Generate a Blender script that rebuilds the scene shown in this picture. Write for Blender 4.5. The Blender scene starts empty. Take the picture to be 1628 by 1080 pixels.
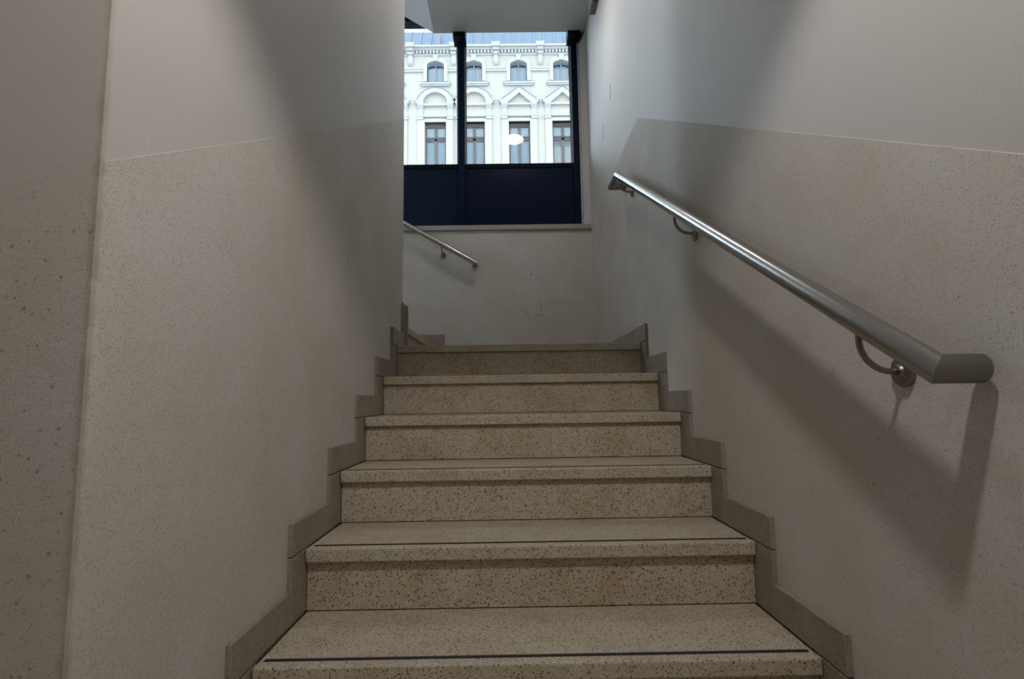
import bpy, bmesh, math, random
from mathutils import Vector, Matrix
random.seed(7)
S = bpy.context.scene
COL = S.collection

# ------------------------------------------------------------------ measures (metres)
T, R, W = .29, .16584, 1.2086            # going, rise, width between the skirtings
HW = W / 2
XL, XR = -.6173, .6173                   # faces of the two long walls
YC, YE, YB = -.4863, 1.656, 2.95         # near corner / far end of the spine wall, back wall
SB, NT, WS, HS = .0206, .036, .085, .083 # riser setback, nosing thickness, skirting width/height
FLOOR = -2 * R
LAND = 5 * R
YW = 3.05                                # window plane
SOFF = 3.572

# ------------------------------------------------------------------ object helpers
def tag(o, label=None, cat=None, group=None, kind=None):
    if label: o['label'] = label
    if cat: o['category'] = cat
    if group: o['group'] = group
    if kind: o['kind'] = kind
    return o

def empty(name, loc=(0, 0, 0), **k):
    o = bpy.data.objects.new(name, None)
    o.empty_display_size = .1
    COL.objects.link(o); o.location = loc
    return tag(o, **k)

def wloc(o):
    v = Vector((0, 0, 0))
    while o is not None:
        v += Vector(o.location); o = o.parent
    return v

def obj(name, bm, mat, parent=None, bevel=0, seg=2, smooth=False, **k):
    """link a bmesh (world coordinates) as one mesh object, parented without moving it"""
    bmesh.ops.recalc_face_normals(bm, faces=bm.faces)
    off = wloc(parent) if parent is not None else Vector((0, 0, 0))
    bmesh.ops.translate(bm, verts=bm.verts, vec=-off)
    me = bpy.data.meshes.new(name); bm.to_mesh(me); bm.free()
    me.materials.append(mat)
    if smooth:
        for p in me.polygons: p.use_smooth = True
    o = bpy.data.objects.new(name, me); COL.objects.link(o)
    if parent is not None: o.parent = parent
    if bevel:
        m = o.modifiers.new('bevel', 'BEVEL'); m.width = bevel; m.segments = seg
        m.limit_method = 'ANGLE'; m.angle_limit = math.radians(40)
    return tag(o, **k)

def box(bm, x0, x1, y0, y1, z0, z1):
    v = [bm.verts.new((x, y, z)) for x in (x0, x1) for y in (y0, y1) for z in (z0, z1)]
    for f in ((0, 1, 3, 2), (4, 6, 7, 5), (0, 4, 5, 1), (2, 3, 7, 6), (0, 2, 6, 4), (1, 5, 7, 3)):
        bm.faces.new([v[i] for i in f])
    return bm

def nb(*a):
    bm = bmesh.new()
    if a: box(bm, *a)
    return bm

def prism(bm, pts, ax, a, b):
    """polygon in the plane across axis ax, extruded from a to b"""
    def P(p, c):
        q = list(p); q.insert(ax, c); return q
    A = [bm.verts.new(P(p, a)) for p in pts]; B = [bm.verts.new(P(p, b)) for p in pts]
    bm.faces.new(A); bm.faces.new(B[::-1])
    n = len(pts)
    for i in range(n):
        bm.faces.new((A[i], B[i], B[(i + 1) % n], A[(i + 1) % n]))
    return bm

def strip(bm, A, B, y0, y1):
    """moulding in the xz plane between two outlines, from y0 to y1"""
    n = len(A)
    a0 = [bm.verts.new((x, y0, z)) for x, z in A]; b0 = [bm.verts.new((x, y0, z)) for x, z in B]
    a1 = [bm.verts.new((x, y1, z)) for x, z in A]; b1 = [bm.verts.new((x, y1, z)) for x, z in B]
    for i in range(n - 1):
        bm.faces.new((a0[i], a0[i+1], b0[i+1], b0[i])); bm.faces.new((a1[i], b1[i], b1[i+1], a1[i+1]))
        bm.faces.new((a0[i], a1[i], a1[i+1], a0[i+1])); bm.faces.new((b0[i], b0[i+1], b1[i+1], b1[i]))
    bm.faces.new((a0[0], b0[0], b1[0], a1[0])); bm.faces.new((a0[-1], a1[-1], b1[-1], b0[-1]))
    return bm

def tube(bm, path, r, n=24, cap=True):
    """mitred tube along a polyline"""
    P = [Vector(p) for p in path]
    d0 = (P[1] - P[0]).normalized()
    u = d0.orthogonal().normalized(); v = d0.cross(u)
    ring = [P[0] + r * (u * math.cos(2*math.pi*k/n) + v * math.sin(2*math.pi*k/n)) for k in range(n)]
    rings = [ring]
    for i in range(1, len(P)):
        d = (P[i] - P[i-1]).normalized()
        nrm = d if i == len(P) - 1 else (d + (P[i+1] - P[i]).normalized()).normalized()
        new = []
        for q in rings[-1]:
            t = (P[i] - q).dot(nrm) / d.dot(nrm)
            new.append(q + d * t)
        rings.append(new)
    V = [[bm.verts.new(q) for q in rg] for rg in rings]
    for a, b in zip(V, V[1:]):
        for k in range(n):
            bm.faces.new((a[k], a[(k+1) % n], b[(k+1) % n], b[k]))
    if cap:
        bm.faces.new(V[0][::-1]); bm.faces.new(V[-1])
    return bm

def disc(bm, c, ax, prof, n=32):
    """lathe: prof = list of (radius, offset along ax) about centre c"""
    c = Vector(c); ax = Vector(ax).normalized(); u = ax.orthogonal().normalized(); v = ax.cross(u)
    V = [[bm.verts.new(c + ax*h + r*(u*math.cos(2*math.pi*k/n) + v*math.sin(2*math.pi*k/n))) for k in range(n)] for r, h in prof]
    for a, b in zip(V, V[1:]):
        for k in range(n): bm.faces.new((a[k], a[(k+1) % n], b[(k+1) % n], b[k]))
    bm.faces.new(V[0][::-1]); bm.faces.new(V[-1])
    return bm

# ------------------------------------------------------------------ materials
class M:
    def __init__(s, name):
        s.m = bpy.data.materials.new(name); s.m.use_nodes = True
        s.t = s.m.node_tree; s.n = s.t.nodes; s.l = s.t.links
        s.b = s.n['Principled BSDF']
        s.pos = s.n.new('ShaderNodeNewGeometry').outputs['Position']
    def link(s, a, b): s.l.new(a, b)
    def node(s, k, **kw):
        x = s.n.new(k)
        for a, v in kw.items(): setattr(x, a, v)
        return x
    def mapped(s, sc):
        x = s.node('ShaderNodeMapping'); x.inputs['Scale'].default_value = sc
        s.link(s.pos, x.inputs['Vector']); return x.outputs[0]
    def noise(s, scale, detail=3, rough=.55, vec=None):
        x = s.node('ShaderNodeTexNoise'); x.inputs['Scale'].default_value = scale
        x.inputs['Detail'].default_value = detail; x.inputs['Roughness'].default_value = rough
        s.link(vec if vec is not None else s.pos, x.inputs['Vector']); return x.outputs['Fac']
    def voro(s, scale, out='Distance', vec=None):
        x = s.node('ShaderNodeTexVoronoi'); x.inputs['Scale'].default_value = scale
        s.link(vec if vec is not None else s.pos, x.inputs['Vector']); return x.outputs[out]
    def ramp(s, fac, stops, interp='LINEAR'):
        x = s.node('ShaderNodeValToRGB'); x.color_ramp.interpolation = interp
        e = x.color_ramp.elements
        while len(e) < len(stops): e.new(.5)
        for el, (p, c) in zip(e, stops):
            el.position = p; el.color = (c, c, c, 1) if not isinstance(c, tuple) else (*c, 1)
        s.link(fac, x.inputs[0]); return x.outputs[0]
    def mix(s, fac, a, b, mode='MIX'):
        x = s.node('ShaderNodeMix', data_type='RGBA', blend_type=mode)
        for i, v in ((0, fac), (6, a), (7, b)):
            if isinstance(v, (int, float)): x.inputs[i].default_value = v
            elif isinstance(v, tuple): x.inputs[i].default_value = (*v, 1)
            else: s.link(v, x.inputs[i])
        return x.outputs[2]
    def math(s, op, a, b=0.):
        x = s.node('ShaderNodeMath', operation=op)
        for i, v in ((0, a), (1, b)):
            if isinstance(v, (int, float)): x.inputs[i].default_value = v
            else: s.link(v, x.inputs[i])
        return x.outputs[0]
    def bump(s, h, dist, strength=1.):
        x = s.node('ShaderNodeBump'); x.inputs['Distance'].default_value = dist; x.inputs['Strength'].default_value = strength
        s.link(h, x.inputs['Height']); s.link(x.outputs[0], s.b.inputs['Normal'])
    def col(s, c):
        if isinstance(c, tuple): s.b.inputs['Base Color'].default_value = (*c, 1)
        else: s.link(c, s.b.inputs['Base Color'])
    def set(s, **k):
        for a, v in k.items():
            i = s.b.inputs[a.replace('_', ' ')]
            if isinstance(v, (int, float, tuple)): i.default_value = v
            else: s.link(v, i)
        return s

def plain(name, c, rough=.5, metal=0., var=.06, sc=40):
    m = M(name)
    f = m.noise(sc)
    m.col(m.mix(m.ramp(f, [(.3, 0.), (.7, 1.)]), tuple(x*(1-var) for x in c), tuple(min(1, x*(1+var)) for x in c)))
    m.set(Roughness=rough, Metallic=metal); return m.m

def mat_paint(name, c):
    m = M(name)
    big = m.ramp(m.noise(2.2, 4), [(.35, 0.), (.7, 1.)])
    base = m.mix(big, tuple(x*.965 for x in c), tuple(min(1, x*1.03) for x in c))
    scuff = m.ramp(m.noise(9, 6, .7), [(.66, 0.), (.78, 1.)])
    base = m.mix(m.math('MULTIPLY', scuff, .22), base, (c[0]*.62, c[1]*.58, c[2]*.52))
    scr = m.ramp(m.noise(5, 2, .5, m.mapped((1., 9., 3.))), [(.735, 0.), (.745, 1.)])
    base = m.mix(m.math('MULTIPLY', scr, .25), base, (.8, .78, .75))
    sx = m.node('ShaderNodeSeparateXYZ'); m.link(m.pos, sx.inputs[0])
    dist = m.math('ADD', m.math('ABSOLUTE', m.math('SUBTRACT', sx.outputs[1], YC)), m.math('ABSOLUTE', m.math('SUBTRACT', sx.outputs[0], XL)))
    dist = m.math('ADD', dist, m.math('MULTIPLY', m.math('SUBTRACT', m.noise(28, 4), .5), .022))
    base = m.mix(m.math('MULTIPLY', m.ramp(dist, [(.0, 1.), (.010, 0.)]), .5), base, (.28, .20, .14))
    m.col(base); m.set(Roughness=.62)
    m.bump(m.noise(160, 3), .0007, .5); return m.m

def mat_dado(name='dado_plaster', fade=False):
    m = M(name); c = (.622, .598, .572)
    big = m.ramp(m.noise(3.1, 5, .6), [(.36, 0.), (.68, 1.)])
    base = m.mix(big, (c[0]*.95, c[1]*.925, c[2]*.87), (c[0]*1.04, c[1]*1.05, c[2]*1.06))
    # fine grit and single dark specks
    v0 = m.voro(250); k0 = m.node('ShaderNodeSeparateColor'); m.link(m.voro(250, 'Color'), k0.inputs[0])
    g0 = m.math('LESS_THAN', v0, m.math('MULTIPLY', m.ramp(k0.outputs[0], [(.35, 0.), (1., 1.)]), .46))
    base = m.mix(m.math('MULTIPLY', g0, .36), base, (.24, .225, .21))
    base = m.mix(m.ramp(m.noise(420, 2, .5), [(.36, 1.), (.56, 0.)]), base, m.mix(1., base, (.88, .87, .86), 'MULTIPLY'))
    v = m.voro(85); keep = m.voro(85, 'Color')
    sep = m.node('ShaderNodeSeparateColor'); m.link(keep, sep.inputs[0])
    rad = m.math('MULTIPLY', m.ramp(sep.outputs[0], [(.5, 0.), (1., 1.)]), .30)
    spk = m.math('LESS_THAN', v, rad)
    base = m.mix(m.math('MULTIPLY', spk, .45), base, (.13, .11, .09))
    v2 = m.voro(24); k2 = m.node('ShaderNodeSeparateColor'); m.link(m.voro(24, 'Color'), k2.inputs[0])
    sp2 = m.math('LESS_THAN', v2, m.math('MULTIPLY', m.ramp(k2.outputs[0], [(.55, 0.), (1., 1.)]), .10))
    base = m.mix(m.math('MULTIPLY', sp2, .30 if fade else .4), base, (.10, .085, .07))
    # scratches drawn along the wall by the float
    lines = m.noise(30, 3, .6, m.mapped((1.2, 1.2, 14.)))
    base = m.mix(m.math('MULTIPLY', m.ramp(lines, [(.56, 0.), (.68, 1.)]), .13), base, (.20, .17, .13))
    st = m.ramp(m.noise(6, 4, .65), [(.62, 0.), (.80, 1.)])
    base = m.mix(m.math('MULTIPLY', st, .35), base, (.38, .31, .21))
    # brown rubbed edge along the free corner of the spine wall
    sx = m.node('ShaderNodeSeparateXYZ'); m.link(m.pos, sx.inputs[0])
    dy = m.math('ABSOLUTE', m.math('SUBTRACT', sx.outputs[1], YC))
    dx = m.math('ABSOLUTE', m.math('SUBTRACT', sx.outputs[0], XL))
    dist = m.math('ADD', m.math('ADD', dx, dy), m.math('MULTIPLY', m.math('SUBTRACT', m.noise(28, 4), .5), .022))
    edge = m.ramp(dist, [(.0, 1.), (.011, 0.)])
    base = m.mix(m.math('MULTIPLY', edge, .55), base, (.30, .20, .13))
    if fade:      # the coat runs out gradually on this face
        zz = m.math('ADD', sx.outputs[2], m.math('MULTIPLY', m.math('SUBTRACT', m.noise(5, 4), .5), .25))
        paint = m.mix(m.math('MULTIPLY', edge, .55), (.575, .55, .52), (.30, .20, .13))
        base = m.mix(m.ramp(zz, [(.74, 0.), (.92, 1.)]), base, paint)
    m.col(base); m.set(Roughness=.75)
    m.b.inputs['Specular IOR Level'].default_value = .25
    h = m.math('ADD', m.math('MULTIPLY', m.noise(420, 3, .6), .5), m.math('MULTIPLY', lines, .5))
    m.bump(h, .0006, .4); return m.m

def mat_terrazzo(name, c, speck=.7, sc=150., dirt=.5, seed=0.):
    m = M(name)
    mp = m.node('ShaderNodeMapping'); mp.inputs['Location'].default_value = (seed, seed*.7, seed*.3)
    m.link(m.pos, mp.inputs['Vector']); vec = mp.outputs[0]
    base = m.mix(m.noise(60, 4, .6, vec), tuple(x*.86 for x in c), tuple(min(1, x*1.12) for x in c))
    pale = m.voro(sc*.8, 'Color', vec); sp = m.node('ShaderNodeSeparateColor'); m.link(pale, sp.inputs[0])
    base = m.mix(m.math('MULTIPLY', m.ramp(sp.outputs[1], [(.6, 0.), (1., 1.)]), .35), base, (min(1, c[0]*1.35), min(1, c[1]*1.36), min(1, c[2]*1.38)))
    for k, (s_, lim, amt) in enumerate(((sc, .44, speck), (sc*1.9, .42, speck*.8))):
        v = m.voro(s_, 'Distance', vec); q = m.node('ShaderNodeSeparateColor'); m.link(m.voro(s_, 'Color', vec), q.inputs[0])
        r_ = m.math('MULTIPLY', m.ramp(q.outputs[0], [(.3, 0.), (.9, 1.)]), lim)
        base = m.mix(m.math('MULTIPLY', m.math('LESS_THAN', v, r_), amt), base, (.045, .035, .027))
    st = m.ramp(m.noise(7, 5, .65, vec), [(.45, 0.), (.72, 1.)])
    base = m.mix(m.math('MULTIPLY', st, dirt), base, m.mix(1., base, (.74, .60, .43), 'MULTIPLY'))
    m.col(base)
    m.set(Roughness=m.ramp(m.noise(12, 3, .6, vec), [(.3, .42), (.7, .62)]))
    m.bump(m.noise(300, 2, .5, vec), .0005, .5); return m.m

def mat_steel(name='brushed_steel', c=(.43, .415, .395), r0=.25, r1=.27):
    m = M(name)
    f = m.noise(600, 2, .5)
    m.col(m.mix(f, tuple(x*.96 for x in c), tuple(x*1.04 for x in c)))
    m.set(Metallic=1., Roughness=m.ramp(f, [(.3, r0), (.7, r1)])); return m.m

def mat_glass(name='clear_glass', tint=(.97, .985, .99)):
    m = M(name); m.n.remove(m.b)
    fr = m.node('ShaderNodeFresnel'); fr.inputs['IOR'].default_value = 1.5
    tr = m.node('ShaderNodeBsdfTransparent'); tr.inputs[0].default_value = (*tint, 1)
    gl = m.node('ShaderNodeBsdfGlossy'); gl.inputs['Roughness'].default_value = .004
    mx = m.node('ShaderNodeMixShader'); m.link(fr.outputs[0], mx.inputs[0]); m.link(tr.outputs[0], mx.inputs[1]); m.link(gl.outputs[0], mx.inputs[2])
    m.link(mx.outputs[0], m.n['Material Output'].inputs['Surface']); return m.m

def mat_emit(name, c, e):
    m = M(name); m.col((.9, .9, .9)); m.set(Emission_Color=(*c, 1), Emission_Strength=e); return m.m

PAINT = mat_paint('wall_paint', (.572, .550, .530))
CEIL = mat_paint('ceiling_paint', (.60, .60, .585))
DADO = mat_dado()
DADOF = mat_dado('worn_plaster', True)
TREAD = mat_terrazzo('terrazzo_tread', (.53, .475, .38), .85, 215, .5, 0.)
RISER = mat_terrazzo('terrazzo_riser', (.55, .48, .38), .9, 200, .7, 3.1)
SKIRT = mat_terrazzo('terrazzo_skirting', (.31, .28, .24), .5, 230, .5, 5.7)
STONE = mat_terrazzo('terrazzo_sill', (.42, .39, .34), .5, 200, .3, 8.2)
RUBBER = plain('black_rubber', (.014, .013, .013), .6)
STEEL = mat_steel()
DSTEEL = mat_steel('dark_steel', (.27, .25, .23), .36, .38)  # darker copy of the steel; the returns' dark reflection is put into its colour
NAVY = plain('navy_coated_metal', (.0030, .0095, .030), .3, 0., .1, 15)
NAVY.node_tree.nodes['Principled BSDF'].inputs['Specular IOR Level'].default_value = .12
DNAVY = plain('navy_joint', (.002, .004, .010), .6)
DNAVY.node_tree.nodes['Principled BSDF'].inputs['Specular IOR Level'].default_value = .1
BEAD = plain('pale_glazing_bead', (.42, .44, .47), .5)
GLASS = mat_glass()
BOXM = plain('grey_box_metal', (.16, .16, .165), .5)
BOXS = plain('grey_box_side', (.33, .33, .32), .5)
REDM = plain('dull_red_plastic', (.16, .035, .03), .4)
FAC = plain('cream_render', (.45, .42, .362), .8, 0., .025, 1.5)
TRIM = plain('white_stucco', (.455, .455, .448), .75, 0., .02, 3)
LEAD = plain('grey_lead_flashing', (.20, .22, .25), .6)
WOOD = plain('brown_window_wood', (.10, .08, .08), .55, 0., .15, 6)
BLUEW = plain('blue_grey_window_wood', (.20, .25, .30), .55, 0., .1, 6)
ROOM = plain('dim_room', (.16, .24, .31), .9)
CURT = plain('pale_curtain', (.40, .48, .53), .9, 0., .04, 9)  # blue-grey of the sky reflected in the panes is put into this colour
BLIND = plain('grey_blue_blind', (.27, .37, .43), .9, 0., .06, 4)  # the lower panes' reflected sky is put into this blue
CREAMB = plain('cream_blind', (.42, .44, .40), .9, 0., .05, 4)
MARK = plain('pencil_mark', (.10, .085, .08), .8)
SCUFF = plain('grey_scuff', (.20, .185, .17), .8)
LAMPH = plain('white_lamp_housing', (.75, .75, .73), .5)
STREET = plain('asphalt', (.22, .22, .22), .9)
def mat_roof():
    m = M('blue_slate_roof')
    base = m.mix(m.noise(4, 5, .65, m.mapped((1.5, 1, .5))), (.06, .10, .15), (.12, .175, .23))
    m.col(base); m.set(Roughness=.55); return m.m
ROOF = mat_roof()

# ------------------------------------------------------------------ walls, floors, ceilings
def dado_z(y): return min(max(1.172 + .573 * y, .836), 1.961)
Y1, Y2 = (.836 - 1.172) / .573, (1.961 - 1.172) / .573
def st(name, bm, mat, parent=None, **k):
    return obj(name, bm, mat, parent, kind='structure' if parent is None else None, **k)

# right wall, one long face with the stepped-up dado coat on it
wr = st('wall_right', nb(XR, XR + .25, -3.4, YB + .35, -.6, 5.2), PAINT)
bm = nb()
prism(bm, [(-3.4, -.34), (YB, -.34), (YB, 1.961), (Y2, 1.961), (Y1, .836), (-3.4, .836)], 0, XR - .0010, XR + .01)
obj('dado', bm, DADO, wr, bevel=.0004, seg=1)
# pencil squiggles and nicks on the paint
bm = nb(); tube(bm, [(XR - .0005, 2.03, 2.545), (XR - .0005, 2.022, 2.51), (XR - .0005, 2.03, 2.475), (XR - .0005, 2.05, 2.455)], .0014, 8)
obj('pencil_mark', bm, MARK, wr)
bm = nb(); tube(bm, [(XR - .0005, 2.30, 2.42), (XR - .0005, 2.31, 2.36), (XR - .0005, 2.325, 2.31)], .0009, 8)
obj('pencil_mark', bm, MARK, wr)

# spine wall at the left: solid block between the flights
wl = st('wall_left', nb(-3.4, XL, YC, YE, -.6, 5.2), PAINT, bevel=.002, seg=2)
wl.data.materials.append(DADOF)
for f in wl.data.polygons:
    if f.normal.y < -.9: f.material_index = 1
bm = nb()
prism(bm, [(YC + .0035, -.34), (YE, -.34), (YE, 1.172 + .573 * YE), (YC + .0035, 1.172 + .573 * YC)], 0, XL - .01, XL + .0009)
obj('dado', bm, DADO, wl, bevel=.0005, seg=1)

# back wall under the window
wb = st('wall_back', nb(-3.4, XR, YB, YB + .25, -.6, 1.889), DADO)
for k, pts in enumerate((((.13, 1.53), (.135, 1.535)), ((.19, 1.33), (.205, 1.30), (.21, 1.22)), ((.05, 1.25), (.09, 1.22), (.12, 1.17)), ((.22, 1.21), (.15, 1.205)), ((-.02, 1.38), (.0, 1.36)))):
    bm = nb(); tube(bm, [(x, YB - .0003, z) for x, z in pts], .0016 if k else .006, 8)
    obj('scuff_mark', bm, SCUFF, wb)
# splayed reveal at the right of the window
bm = nb(); prism(bm, [(.567, YW + .06), (XR + .01, YW + .06), (XR + .01, YB), (XR - .004, YB), (.567, YW - .01)], 2, 1.93, 5.2)
st('trim_1', bm, PAINT)
st('trim_2', nb(.556, .5675, YW - .022, YW + .05, 1.93, 5.2), BEAD)
# surroundings that close the stairwell
st('wall_far_left', nb(-3.6, -3.4, YC - 3, YB + .35, -.6, 5.2), PAINT)
st('wall_rear', nb(-3.4, XR + .25, -3.6, -3.4, -.6, 3.), PAINT)
st('floor_lower', nb(-3.4, XR + .01, -3.4, -.2, FLOOR - .2, FLOOR), TREAD)
st('floor_landing', nb(XL - .25, XR + .01, 1.45 + .30, YB + .01, LAND - .2, LAND), TREAD)
sl = .572
yl_ = -1.05
zl_ = SOFF + sl * (yl_ - 1.45)
bm = nb(); prism(bm, [(1.45, SOFF), (YB, SOFF), (YB, SOFF + .2), (1.40, SOFF + .2), (yl_ - .1, zl_ + .2), (-3.6, zl_ + .2), (-3.6, zl_), (yl_, zl_)], 0, XL, XR + .1)
st('ceiling', bm, CEIL)
st('ceiling_lower', nb(-3.6, XL, -3.6, YC, zl_, zl_ + .2), CEIL)
bm = nb(); prism(bm, [(XL, SOFF), (-.632, SOFF), (-3.4, SOFF + .63 * 2.768), (-3.4, SOFF + .63 * 2.768 + .2), (XL, SOFF + .2)], 1, YE - .05, YB)
st('ceiling_sloped', bm, CEIL)
st('ceiling_top', nb(-3.4, XR + .25, YC, YB + .35, 5.2, 5.4), CEIL)

# ------------------------------------------------------------------ staircases
def slab_tread(x0, x1, y0, y1, z, parent, strip_=True):
    t = obj('tread', nb(x0, x1, y0, y1, z - NT, z), TREAD, parent, bevel=.004, seg=2)
    if strip_:
        obj('grip_strip', nb(x0 + .012, x1 - .012, y0 + .0285, y0 + .0395, z - .003, z + .0012), RUBBER, t)
    return t
sc = empty('staircase', (0, 0, FLOOR), label='terrazzo staircase climbing between the two long walls to the landing', cat='stairs')
for i in range(-1, 6):
    y, z = i * T, i * R
    slab_tread(-HW + .002, HW - .002, y, y + (T + SB + .004 if i < 5 else .30), z, sc)
    obj('riser', nb(-HW + .001, HW - .001, y + SB, y + SB + .02, z - R + .0018, z - NT - .0012), RISER, sc, bevel=.001, seg=1)
# body of the flight below the slabs
bm = nb(); pts = [(-.29 + SB + .02, FLOOR)]
for i in range(-1, 6):
    pts += [(i*T + SB + .019, i*R - NT - .001)]
    if i < 5: pts += [((i+1)*T + SB + .019, i*R - NT - .001)]
pts += [(1.75, LAND - NT - .001), (1.75, FLOOR)]
prism(bm, pts, 0, -HW + .004, HW - .004)
obj('stair_body', bm, RISER, sc)

Z21 = LAND + .155
X20 = -.632
s2 = empty('staircase', (X20, 2.3, LAND), label='upper flight of steps starting at the far left of the landing', cat='stairs')
for k in range(4):
    x, z = X20 - k * T, Z21 + k * R
    t = obj('tread', nb(x - T - SB, x, YE + .016, YB - .016, z - NT, z), TREAD, s2, bevel=.004, seg=2)
    obj('grip_strip', nb(x - .0395, x - .0285, YE + .03, YB - .03, z - .003, z + .0012), RUBBER, t)
    obj('riser', nb(x - SB - .02, x - SB, YE + .016, YB - .016, z - R + .012, z - NT - .0012), STONE, s2)
obj('stair_body', nb(-3.39, X20 - SB - 3*T - .02, YE + .015, YB - .015, LAND, Z21 + 3*R - NT - .002), RISER, s2)

# ------------------------------------------------------------------ stepped skirting (baseboards)
g = .0014
def slabs(base, side):
    a, b = (HW, XR + .002) if side > 0 else (XL - .002, -HW)
    for i in range(-1, 6):
        j = random.uniform(-.0012, .0012)
        xa, xb = (a + j, b) if side > 0 else (a, b + j)
        y, z = i * T, i * R
        y2 = (i + 1) * T - WS if i < 5 else (YB if side > 0 else 1.610)
        obj('skirting_slab', nb(xa, xb, y - WS, y2 - g, z + g, z + HS), SKIRT, base, bevel=.0015, seg=1)
        obj('skirting_slab', nb(xa, xb, y - WS + g, y + SB + .01, z - R + g, z - g), SKIRT, base, bevel=.0015, seg=1)
br = empty('baseboard_right', (XR, 0, 0), kind='structure'); slabs(br, 1)
bl = empty('baseboard_left', (XL, 0, 0), kind='structure'); slabs(bl, -1)
obj('skirting_slab', nb(XL - .002, -HW, 1.6105, YE, LAND, Z21 + HS + .008), SKIRT, bl, bevel=.0015, seg=1)
# first skirting of the upper flight on the end of the spine wall
obj('skirting_slab', nb(-.63, -.588, YE, YE + .014, LAND, Z21 + HS), STONE, bl, bevel=.0015, seg=1)
bb = empty('baseboard_back', (X20, YB, LAND), kind='structure')
for k in range(4):
    x, z = X20 - k * T, Z21 + k * R
    obj('skirting_slab', nb(x + WS - T + g, x + WS, YB - .013, YB + .002, z + g, z + HS), SKIRT, bb, bevel=.0015, seg=1)
    obj('skirting_slab', nb(x - SB, x + WS - g, YB - .013, YB + .002, z - R + .011, z - g), SKIRT, bb, bevel=.0015, seg=1)
obj('skirting_slab', nb(-.5, XR - .013, YB - .013, YB + .002, LAND, LAND + HS), SKIRT, bb, bevel=.0015, seg=1)

# ------------------------------------------------------------------ handrails
def bracket(rail, top, drop, wall_dir, gap):
    """curved rod from under the tube to a round flange on the wall"""
    top = Vector(top); d = Vector(wall_dir)
    pts = []
    rad = min(.052, drop - .006)
    for k in range(13):
        a = math.pi / 2 * k / 12
        pts.append(top + Vector((0, 0, -(drop - rad))) + d * (rad * (1 - math.cos(a))) + Vector((0, 0, -rad * math.sin(a))))
    pts = [top + Vector((0, 0, .012))] + pts + [top + d * (gap - .006) + Vector((0, 0, -drop))]
    bm = nb(); tube(bm, pts, .0053, 14)
    b = obj('bracket', bm, DSTEEL, rail, smooth=True)
    bm = nb(); disc(bm, top + d * gap + Vector((0, 0, -drop)), -d, [(.0265, -.001), (.0265, .005), (.0245, .008), (.011, .010), (.009, .014), (.007, .0145)], 36)
    obj('flange', bm, DSTEEL, b)
    return b
RO = .075; AX = XR - RO; r_t = .0208
ax = lambda y: .850 + .5685 * y
hr = empty('handrail', (XR, .5, ax(.5)), label='long stainless steel handrail sloping along the right wall', cat='handrail')
yt, y3, yb = 1.565, 1.715, -.4625
# straight tube with mitred level return pieces
path = [(XR - .012, yb, ax(yb)), (AX, yb, ax(yb)), (AX, yt, ax(yt)), (AX, y3, ax(yt)), (XR - .0045, y3, ax(yt))]
def part_tube(path, a, b, r, n=48):
    bm = bmesh.new(); tube(bm, path, r, n, False)
    vs = list(bm.verts); rings = [vs[i*n:(i+1)*n] for i in range(len(path))]
    kill = [v for k, rg in enumerate(rings) if k < a or k > b for v in rg]
    bmesh.ops.delete(bm, geom=kill, context='VERTS')
    bm.verts.ensure_lookup_table()
    return bm
def capped(bm):
    # close only the end that meets the wall; the mitred end runs into the tube
    e = [x for x in bm.edges if len(x.link_faces) == 1 and all(v.co.x > XR - .02 or v.co.y > YB - .02 for v in x.verts)]
    bmesh.ops.holes_fill(bm, edges=e, sides=0); return bm
obj('tube', part_tube(path, 1, 2, r_t), STEEL, hr, smooth=True)
o = obj('wall_return', capped(part_tube(path, 0, 1, r_t)), DSTEEL, hr, bevel=.004, seg=3, label='steel end piece turning back to the wall, dark reflection put into its colour')
o = obj('wall_return', capped(part_tube(path, 2, 4, r_t)), DSTEEL, hr, bevel=.0008, seg=2)
for y in (-.30, .648, 1.545):
    bracket(hr, (AX, y, ax(y) - .018), .070, (1, 0, 0), RO - .001)

AY = YB - .078
ax2 = lambda x: 1.612 - .592 * (x + .305)
h2 = empty('handrail', (-.6, YB, ax2(-.6)), label='short stainless steel handrail on the back wall below the window', cat='handrail')
path2 = [(-.305, YB - .0045, ax2(-.305)), (-.305, AY, ax2(-.305)), (-2.6, AY, ax2(-2.6)), (-2.6, YB - .004, ax2(-2.6))]
obj('tube', part_tube(path2, 1, 2, .0198), STEEL, h2, smooth=True)
obj('wall_return', capped(part_tube(path2, 0, 1, .0198)), DSTEEL, h2, bevel=.0015)
obj('wall_return', capped(part_tube(path2, 2, 3, .0198)), DSTEEL, h2, bevel=.0015)
for x in (-.558, -1.5, -2.4):
    bracket(h2, (x, AY, ax2(x) - .017), .053, (0, 1, 0), .078)

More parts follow.
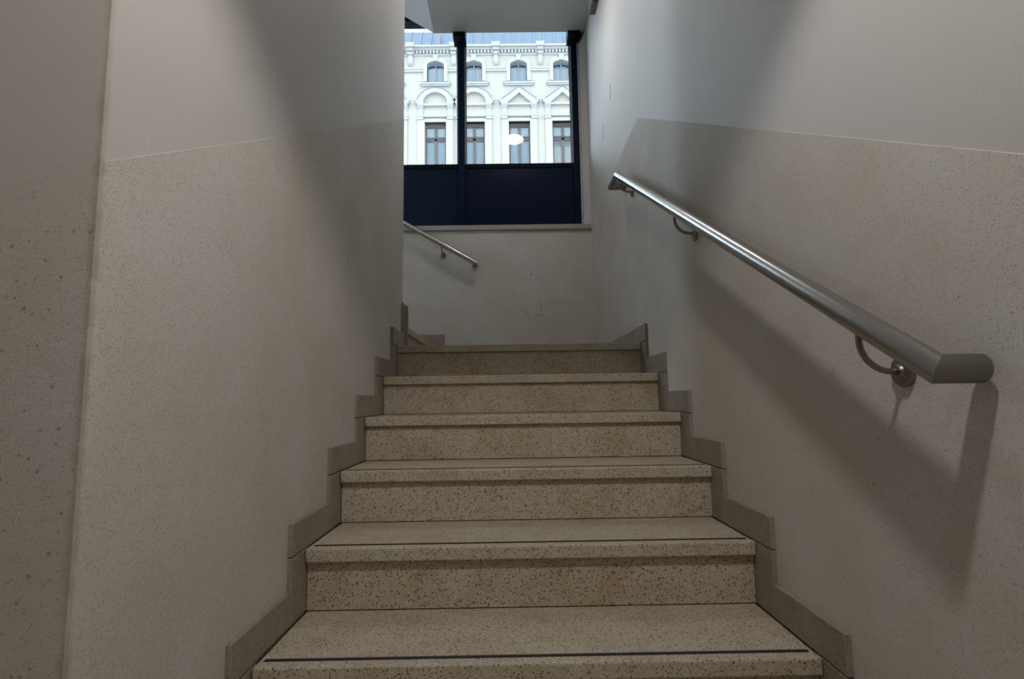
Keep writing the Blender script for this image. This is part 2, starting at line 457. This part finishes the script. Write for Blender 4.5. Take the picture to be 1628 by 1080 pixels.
# ------------------------------------------------------------------ window
win = empty('window_1', (-.2, YW, 1.93), kind='structure')
obj('window_sill', nb(-3.4, XR - .003, YB - .020, YW + .12, 1.890, 1.9297), STONE, win, bevel=.003)
ZP, ZT = 2.487, 3.757
MX = [-2.307, -1.361, -.415, .531]
for x in MX:
    m_ = obj('mullion', nb(x - .0265, x + .0265, YW - .012, YW + .10, 1.93, 5.2), NAVY, win, bevel=.002)
    # slab bracket above: wide plate between mullion and soffit edge
    obj('slab_bracket', nb(x - .058, x + .043, YB - .02, YW + .02, 3.531, 3.62), DNAVY, m_)
for xa, xb in zip(MX, MX[1:]):
    p = obj('spandrel_panel', nb(xa + .0265, xb - .0265, YW + .012, YW + .09, 1.93, ZP), NAVY, win)
    obj('panel_frame', strip(nb(), [(xa + .0267, 1.931), (xa + .0267, ZP + .002), (xb - .0267, ZP + .002), (xb - .0267, 1.931)],
        [(xa + .034, 1.931), (xa + .034, ZP - .035), (xb - .034, ZP - .035), (xb - .034, 1.931)], YW + .004, YW + .014), DNAVY, p)
    obj('transom', nb(xa + .0265, xb - .0265, YW + .0, YW + .10, ZT, ZT + .16), NAVY, win)
    for za, zb in ((ZP, ZT), (ZT + .16, 5.2)):
        gl = obj('glass_pane', nb(xa + .0265, xb - .0265, YW + .045, YW + .051, za, zb), GLASS, win)
        for s_, x in ((1, xa + .0265), (-1, xb - .0265)):
            obj('glazing_bead', nb(min(x, x + s_*.010), max(x, x + s_*.010), YW + .030, YW + .044, za, zb), BEAD, gl)
            obj('glazing_gasket', nb(min(x + s_*.010, x + s_*.014), max(x + s_*.010, x + s_*.014), YW + .034, YW + .044, za, zb), DNAVY, gl)

# ------------------------------------------------------------------ grey box high on the right wall
wbx = empty('wall_box', (XR, 2.3, 3.36), label='grey wall box with red mark high on the right wall by the ceiling', cat='box')
obj('body', nb(XR - .045, XR, 1.95, 2.475, 3.362, 3.52), BOXS, wbx, bevel=.002)
obj('bottom_panel', nb(XR - .043, XR - .002, 1.955, 2.47, 3.357, 3.3625), BOXM, wbx)
bm = nb(); disc(bm, (XR - .020, 2.33, 3.357), (0, 0, -1), [(.016, 0), (.015, .006), (.008, .010)], 20)
obj('red_lens', bm, REDM, wbx, label='dull red lens')

# ------------------------------------------------------------------ house across the street
YF = 26.
hs = empty('house', (0, YF, -5), label='cream townhouse with white mouldings seen through the landing window', cat='building')
BX = [-6.15, -3.74, -1.695, .70, 3.0, 5.35]
XA, XB = -7.6, 9.6
uz0, uz1 = 17.50, 18.66      # upper openings
lz0, lz1 = 12.2, 15.22       # lower openings
bm = nb()
def wall_cols(z0, z1, hw):
    xs = [XA] + [v for b in BX for v in (b - hw, b + hw)] + [XB]
    for a, b in zip(xs[::2], xs[1::2]): box(bm, a, b, YF, YF + .5, z0, z1)
box(bm, XA, XB, YF, YF + .5, -5, lz0); wall_cols(lz0, lz1, .565)
box(bm, XA, XB, YF, YF + .5, lz1, uz0); wall_cols(uz0, uz1, .455)
box(bm, XA, XB, YF, YF + .5, uz1, 19.62)
obj('facade_wall', bm, FAC, hs)
for i, bx in enumerate(BX):
    # --- upper arched window
    def arch(hw, zs, za, n=12):
        return [(bx + hw * math.cos(math.pi * k / n), zs + (za - zs) * math.sin(math.pi * k / n)) for k in range(n + 1)]
    inn = [(bx + .455, uz0)] + arch(.455, 18.44, 18.64) + [(bx - .455, uz0)]
    out = [(bx + .64, uz0)] + [(bx + .64, 18.46)] + arch(.60, 18.52, 18.86)[1:-1] + [(bx - .64, 18.46)] + [(bx - .64, uz0)]
    sur = obj('upper_surround', strip(nb(), inn, out, YF - .07, YF + .18), TRIM, hs)
    obj('keystone', prism(nb(), [(bx - .10, 18.63), (bx + .10, 18.63), (bx + .14, 18.97), (bx - .14, 18.97)], 1, YF - .13, YF), TRIM, sur)
    wn = empty('upper_window', (bx, YF, uz0)); wn.parent = hs; wn.location = Vector((bx, YF, uz0)) - wloc(hs)
    fr = nb()
    strip(fr, [(bx + .455, uz0 + .001)] + arch(.455, 18.44, 18.645) + [(bx - .455, uz0 + .001)], [(bx + .40, uz0 + .001)] + arch(.40, 18.42, 18.55) + [(bx - .40, uz0 + .001)], YF + .19, YF + .25)
    box(fr, bx - .035, bx + .035, YF + .188, YF + .248, uz0, 18.54)
    obj('window_frame', fr, BLUEW, wn)
    obj('window_pane', nb(bx - .41, bx + .41, YF + .215, YF + .221, uz0, 18.52), GLASS, wn)
    for s_ in (-1, 1):
        bm = nb(); n = 14
        x0, x1 = sorted((bx + s_ * .025, bx + s_ * .43))
        fr_ = [(x0 + (x1 - x0) * k / n, YF + .30 + .02 * math.sin(k * 2.1)) for k in range(n + 1)]
        prism(bm, fr_ + [(x, y + .012) for x, y in fr_[::-1]], 2, uz0, 18.36 + .05 * (i % 2))
        obj('curtain', bm, CURT, wn)
    obj('room_back', nb(bx - .46, bx + .46, YF + .40, YF + .45, uz0 - .02, uz1 + .05), ROOM, wn)
    sb = nb(); box(sb, bx - .81, bx + .81, YF - .16, YF + .2, uz0 - .19, uz0 - .105); box(sb, bx - .76, bx + .76, YF - .10, YF + .02, uz0 - .27, uz0 - .19)
    sb = obj('window_sill', sb, TRIM, hs)
    obj('sill_flashing', nb(bx - .82, bx + .82, YF - .17, YF + .2, uz0 - .105, uz0 - .085), LEAD, sb)
    # --- lower window
    hw = .565
    wn = empty('lower_window', (bx, YF, lz0)); wn.parent = hs; wn.location = Vector((bx, YF, lz0)) - wloc(hs)
    fr = nb()
    for a in ((bx - hw, bx - hw + .085, lz0, lz1), (bx + hw - .085, bx + hw, lz0, lz1), (bx - hw + .08, bx + hw - .08, 15.02, lz1), (bx - hw + .08, bx + hw - .08, 14.27, 14.50),
              (bx - .075, bx + .075, lz0, 15.05)):
        box(fr, a[0], a[1], YF + .2, YF + .28, a[2], a[3])
    box(fr, bx - hw + .06, bx + hw - .06, YF + .165, YF + .22, 14.40, 14.45)
    obj('window_frame', fr, WOOD, wn)
    obj('window_pane', nb(bx - hw + .05, bx + hw - .05, YF + .235, YF + .241, lz0, 15.1), GLASS, wn)
    obj('upper_blind', nb(bx - hw, bx + hw, YF + .33, YF + .34, 14.3, 15.22), CURT, wn)
    obj('lower_blind', nb(bx - hw, bx + hw, YF + .34, YF + .35, lz0, 14.3 if i != 4 else 13.95), CREAMB if i == 4 else BLIND, wn)
    obj('room_back', nb(bx - hw, bx + hw, YF + .45, YF + .5, lz0, lz1), ROOM, wn)
    cs = nb()
    for s_ in (-1, 1):
        x0, x1 = sorted((bx + s_ * .568, bx + s_ * .93)); box(cs, x0, x1, YF - .09, YF + .19, lz0, 15.34)      # pilaster
        x0, x1 = sorted((bx + s_ * .62, bx + s_ * .96)); box(cs, x0, x1, YF - .15, YF, 15.34, 15.52); box(cs, x0 - .02, x1 + .02, YF - .18, YF, 15.48, 15.54)
        x0, x1 = sorted((bx + s_ * .66, bx + s_ * .92)); box(cs, x0, x1, YF - .05, YF, 15.54, 16.0)            # short neck
    box(cs, bx - .568, bx + .568, YF - .09, YF + .19, 15.22, 15.37); box(cs, bx - .62, bx + .62, YF - .13, YF, 15.48, 15.52)
    cs = obj('lower_surround', cs, TRIM, hs)
    for s_ in (-1, 1):
        x0, x1 = sorted((bx + s_ * .62, bx + s_ * .95))
        c_ = nb(); prism(c_, [(YF, 15.93), (YF - .07, 15.97), (YF - .20, 16.12), (YF - .23, 16.33), (YF, 16.33)], 0, x0, x1)
        obj('corbel', c_, TRIM, cs)
    # --- pediment
    pb = nb()
    box(pb, bx - .66, bx + .66, YF - .15, YF, 16.10, 16.20)
    if i in (1, 2):
        def seg(hw_, z0, h, n=24):
            Rr = (hw_**2 + h**2) / (2*h); a = math.asin(min(1, hw_/Rr)) if h <= hw_ else math.pi/2
            return [(bx + Rr*math.sin(-a + 2*a*k/n), z0 + h - Rr + Rr*math.cos(-a + 2*a*k/n)) for k in range(n+1)]
        A, B, C_ = seg(.975, 16.40, .68), seg(.945, 16.375, .675), seg(.67, 16.20, .62)
    else:
        A = [(bx - 1.06, 16.40), (bx - .90, 16.44), (bx, 17.11), (bx + .90, 16.44), (bx + 1.06, 16.40)]
        B = [(bx - 1.055, 16.36), (bx - .89, 16.40), (bx, 17.065), (bx + .89, 16.40), (bx + 1.055, 16.36)]
        C_ = [(bx - .98, 16.22), (bx - .62, 16.22), (bx, 16.76), (bx + .62, 16.22), (bx + .98, 16.22)]
    strip(pb, B, C_, YF - .20, YF)
    for s_ in (-1, 1):
        x0, x1 = sorted((bx + s_ * .66, bx + s_ * 1.04)); box(pb, x0, x1, YF - .21, YF, 16.21, 16.33)
        x0, x1 = sorted((bx + s_ * .92, bx + s_ * 1.09)); box(pb, x0, x1, YF - .24, YF, 16.32, 16.40)
    pb = obj('pediment', pb, TRIM, hs)
    obj('pediment_flashing', strip(nb(), A, B, YF - .225, YF), LEAD, pb)
# string course between the upper windows
xs = [XA] + [v for b in BX for v in (b - .645, b + .645)] + [XB]
for a, b in zip(xs[::2], xs[1::2]):
    sm = nb(); box(sm, a, b, YF - .05, YF, 18.09, 18.21); box(sm, a, b, YF - .09, YF, 18.19, 18.23); box(sm, a, b, YF - .09, YF, 18.05, 18.09)
    obj('string_course', sm, TRIM, hs)
# cornice with dentils, consoles, gutter, slate mansard
cn = nb(); box(cn, XA, XB, YF - .20, YF + .1, 19.22, 19.33); box(cn, XA, XB, YF - .34, YF + .1, 19.31, 19.40); box(cn, XA, XB, YF - .06, YF, 18.98, 19.06)
cn = obj('cornice', cn, TRIM, hs)
dn = nb(); x = XA + .1
while x < 9.4: box(dn, x, x + .10, YF - .15, YF, 19.06, 19.225); x += .182
obj('dentil_row', dn, TRIM, cn)
CX = [-7.4, -5.07, -2.76, -.50, 1.87, 4.2]
for cx in CX:
    k_ = nb()
    prism(k_, [(cx - .17, 19.28), (cx + .17, 19.28), (cx + .225, 19.50), (cx - .225, 19.50)], 1, YF - .42, YF + .05)
    box(k_, cx - .16, cx + .16, YF - .30, YF, 19.14, 19.28); box(k_, cx - .14, cx + .14, YF - .20, YF, 18.98, 19.10)
    box(k_, cx - .115, cx + .115, YF - .11, YF, 18.58, 19.00)
    prism(k_, [(YF, 18.40), (YF - .10, 18.44), (YF - .17, 18.54), (YF, 18.58)], 0, cx - .13, cx + .13)
    obj('console', k_, TRIM, hs)
rf = nb(); prism(rf, [(YF - .32, 19.39), (YF + .02, 19.43), (YF + .95, 21.06), (YF + 6, 21.6), (YF + 6, 19.3), (YF - .2, 19.35)], 0, XA, XB)
rf = obj('roof', rf, ROOF, hs)
sm = nb(); x = XA + .2
while x < 9.5:
    prism(sm, [(YF + .0, 19.43), (YF - .03, 19.47), (YF + .92, 21.10), (YF + .97, 21.08)], 0, x - .017, x + .017); x += .56
obj('roof_seams', sm, LEAD, rf)
obj('roof_vent', nb(-3.72, -3.5, YF - .0, YF + .6, 19.45, 20.3), LEAD, rf)
st('floor_street', nb(-40, 40, YW + .4, 40, -5.2, -5), STREET)

# ------------------------------------------------------------------ lamps
LX, LY, LZ = .03, 1.90, 3.315
lp = empty('ceiling_lamp', (LX, LY, SOFF), label='round white lamp hanging from the ceiling above the landing', cat='lamp')
bm = nb(); disc(bm, (LX, LY, LZ + .006), (0, 0, 1), [(.112, 0), (.120, .01), (.120, .045), (.05, .06), (.02, .07), (.02, SOFF - LZ - .006)], 40)
obj('lamp_housing', bm, LAMPH, lp)
bm = nb(); disc(bm, (LX, LY, LZ), (0, 0, 1), [(.104, 0), (.108, .0055)], 40)
DIFF = mat_emit('lamp_diffuser', (1., .93, .87), 55.)
obj('diffuser', bm, DIFF, lp)

NX, NY, NZ = .13, -.93, 2.0
lq = empty('ceiling_lamp', (NX, NY, zl_ + .07), label='round white spot lamp under the ceiling at the foot of the stairs', cat='lamp')
bm = nb(); n = 40
prof = [(.030, .19), (.085, .17), (.085, -.004), (.080, -.004), (.080, .05), (.075, .052)]
disc(bm, (NX, NY, NZ), (0, 0, 1), prof, n)
obj('lamp_housing', bm, LAMPH, lq)
ld = bpy.data.lights.new('spot_lamp', 'SPOT'); ld.energy = 43; ld.color = (1., .95, .895)
ld.spot_size = math.radians(131); ld.spot_blend = .32; ld.shadow_soft_size = .05
lo = bpy.data.objects.new('bulb', ld); COL.objects.link(lo); lo.parent = lq
lo.location = Vector((NX, NY, NZ - .02)) - Vector(lq.location)

HX, HY = -.1, -2.55
lr = empty('ceiling_lamp', (HX, HY, zl_), label='round ceiling lamp in the lower hall behind the foot of the stairs', cat='lamp')
bm = nb(); disc(bm, (HX, HY, zl_), (0, 0, -1), [(.17, -.001), (.17, .03), (.155, .035), (.155, .031)], 40)
obj('lamp_housing', bm, LAMPH, lr)
bm = nb(); disc(bm, (HX, HY, zl_), (0, 0, -1), [(.15, .0312), (.15, .038), (.13, .048), (.06, .053)], 40)
obj('diffuser', bm, mat_emit('hall_lamp_diffuser', (1., .94, .88), 15.), lr)

# ------------------------------------------------------------------ sky
w = bpy.data.worlds.new('sky'); S.world = w; w.use_nodes = True
nt = w.node_tree; bg = nt.nodes['Background']
tc = nt.nodes.new('ShaderNodeTexCoord'); sx = nt.nodes.new('ShaderNodeSeparateXYZ'); rp = nt.nodes.new('ShaderNodeValToRGB')
nt.links.new(tc.outputs['Generated'], sx.inputs[0]); nt.links.new(sx.outputs[2], rp.inputs[0])
e = rp.color_ramp.elements
e[0].position = 0.; e[0].color = (.52, .60, .67, 1); e[1].position = .8; e[1].color = (.72, .87, 1., 1)
bg.inputs[1].default_value = 4.4
# glow added to the unseen sky beyond the left panes, brightening the right wall
nv = nt.nodes.new('ShaderNodeVectorMath'); nv.operation = 'NORMALIZE'; nt.links.new(tc.outputs['Generated'], nv.inputs[0])
dp = nt.nodes.new('ShaderNodeVectorMath'); dp.operation = 'DOT_PRODUCT'; nt.links.new(nv.outputs[0], dp.inputs[0])
dp.inputs[1].default_value = Vector((-.76, .54, .34)).normalized()
def mth(op, a, b):
    x = nt.nodes.new('ShaderNodeMath'); x.operation = op
    for k, v in enumerate((a, b)):
        if isinstance(v, (int, float)): x.inputs[k].default_value = v
        else: nt.links.new(v, x.inputs[k])
    return x.outputs[0]
gw = mth('MULTIPLY', mth('POWER', mth('MAXIMUM', dp.outputs['Value'], 0.), 4.), 2.0)
ad = nt.nodes.new('ShaderNodeMix'); ad.data_type = 'RGBA'; ad.blend_type = 'ADD'; ad.inputs[0].default_value = 1.
sc_ = nt.nodes.new('ShaderNodeVectorMath'); sc_.operation = 'SCALE'; sc_.inputs[0].default_value = (.70, .87, 1.); nt.links.new(gw, sc_.inputs['Scale'])
nt.links.new(rp.outputs[0], ad.inputs[6]); nt.links.new(sc_.outputs[0], ad.inputs[7])
nt.links.new(ad.outputs[2], bg.inputs[0])

# ------------------------------------------------------------------ camera
cd = bpy.data.cameras.new('camera'); cam = bpy.data.objects.new('camera', cd); COL.objects.link(cam); S.camera = cam
cd.sensor_fit = 'HORIZONTAL'; cd.sensor_width = 36.; cd.lens = 861.376 / 1628 * 36; cd.clip_start = .02; cd.clip_end = 200
pitch, roll, yaw = .111913, -.014992, .006896
fw = Vector((math.sin(yaw)*math.cos(pitch), math.cos(yaw)*math.cos(pitch), math.sin(pitch)))
r_ = Vector((math.cos(yaw), -math.sin(yaw), 0)); u_ = r_.cross(fw)
r2 = r_*math.cos(roll) + u_*math.sin(roll); u2 = -r_*math.sin(roll) + u_*math.cos(roll)
mt = Matrix((r2, u2, -fw)).transposed().to_4x4(); mt.translation = Vector((-.0532, -1.2119, .5524))
cam.matrix_world = mt

vs = S.view_settings; vs.view_transform = 'Standard'; vs.look = 'None'; vs.exposure = 0.; vs.gamma = 1.; vs.use_curve_mapping = False
S.cycles.max_bounces = 10; S.cycles.diffuse_bounces = 6; S.cycles.transparent_max_bounces = 16
S.cycles.caustics_reflective = False; S.cycles.sample_clamp_indirect = 6
S.cycles.use_denoising = True
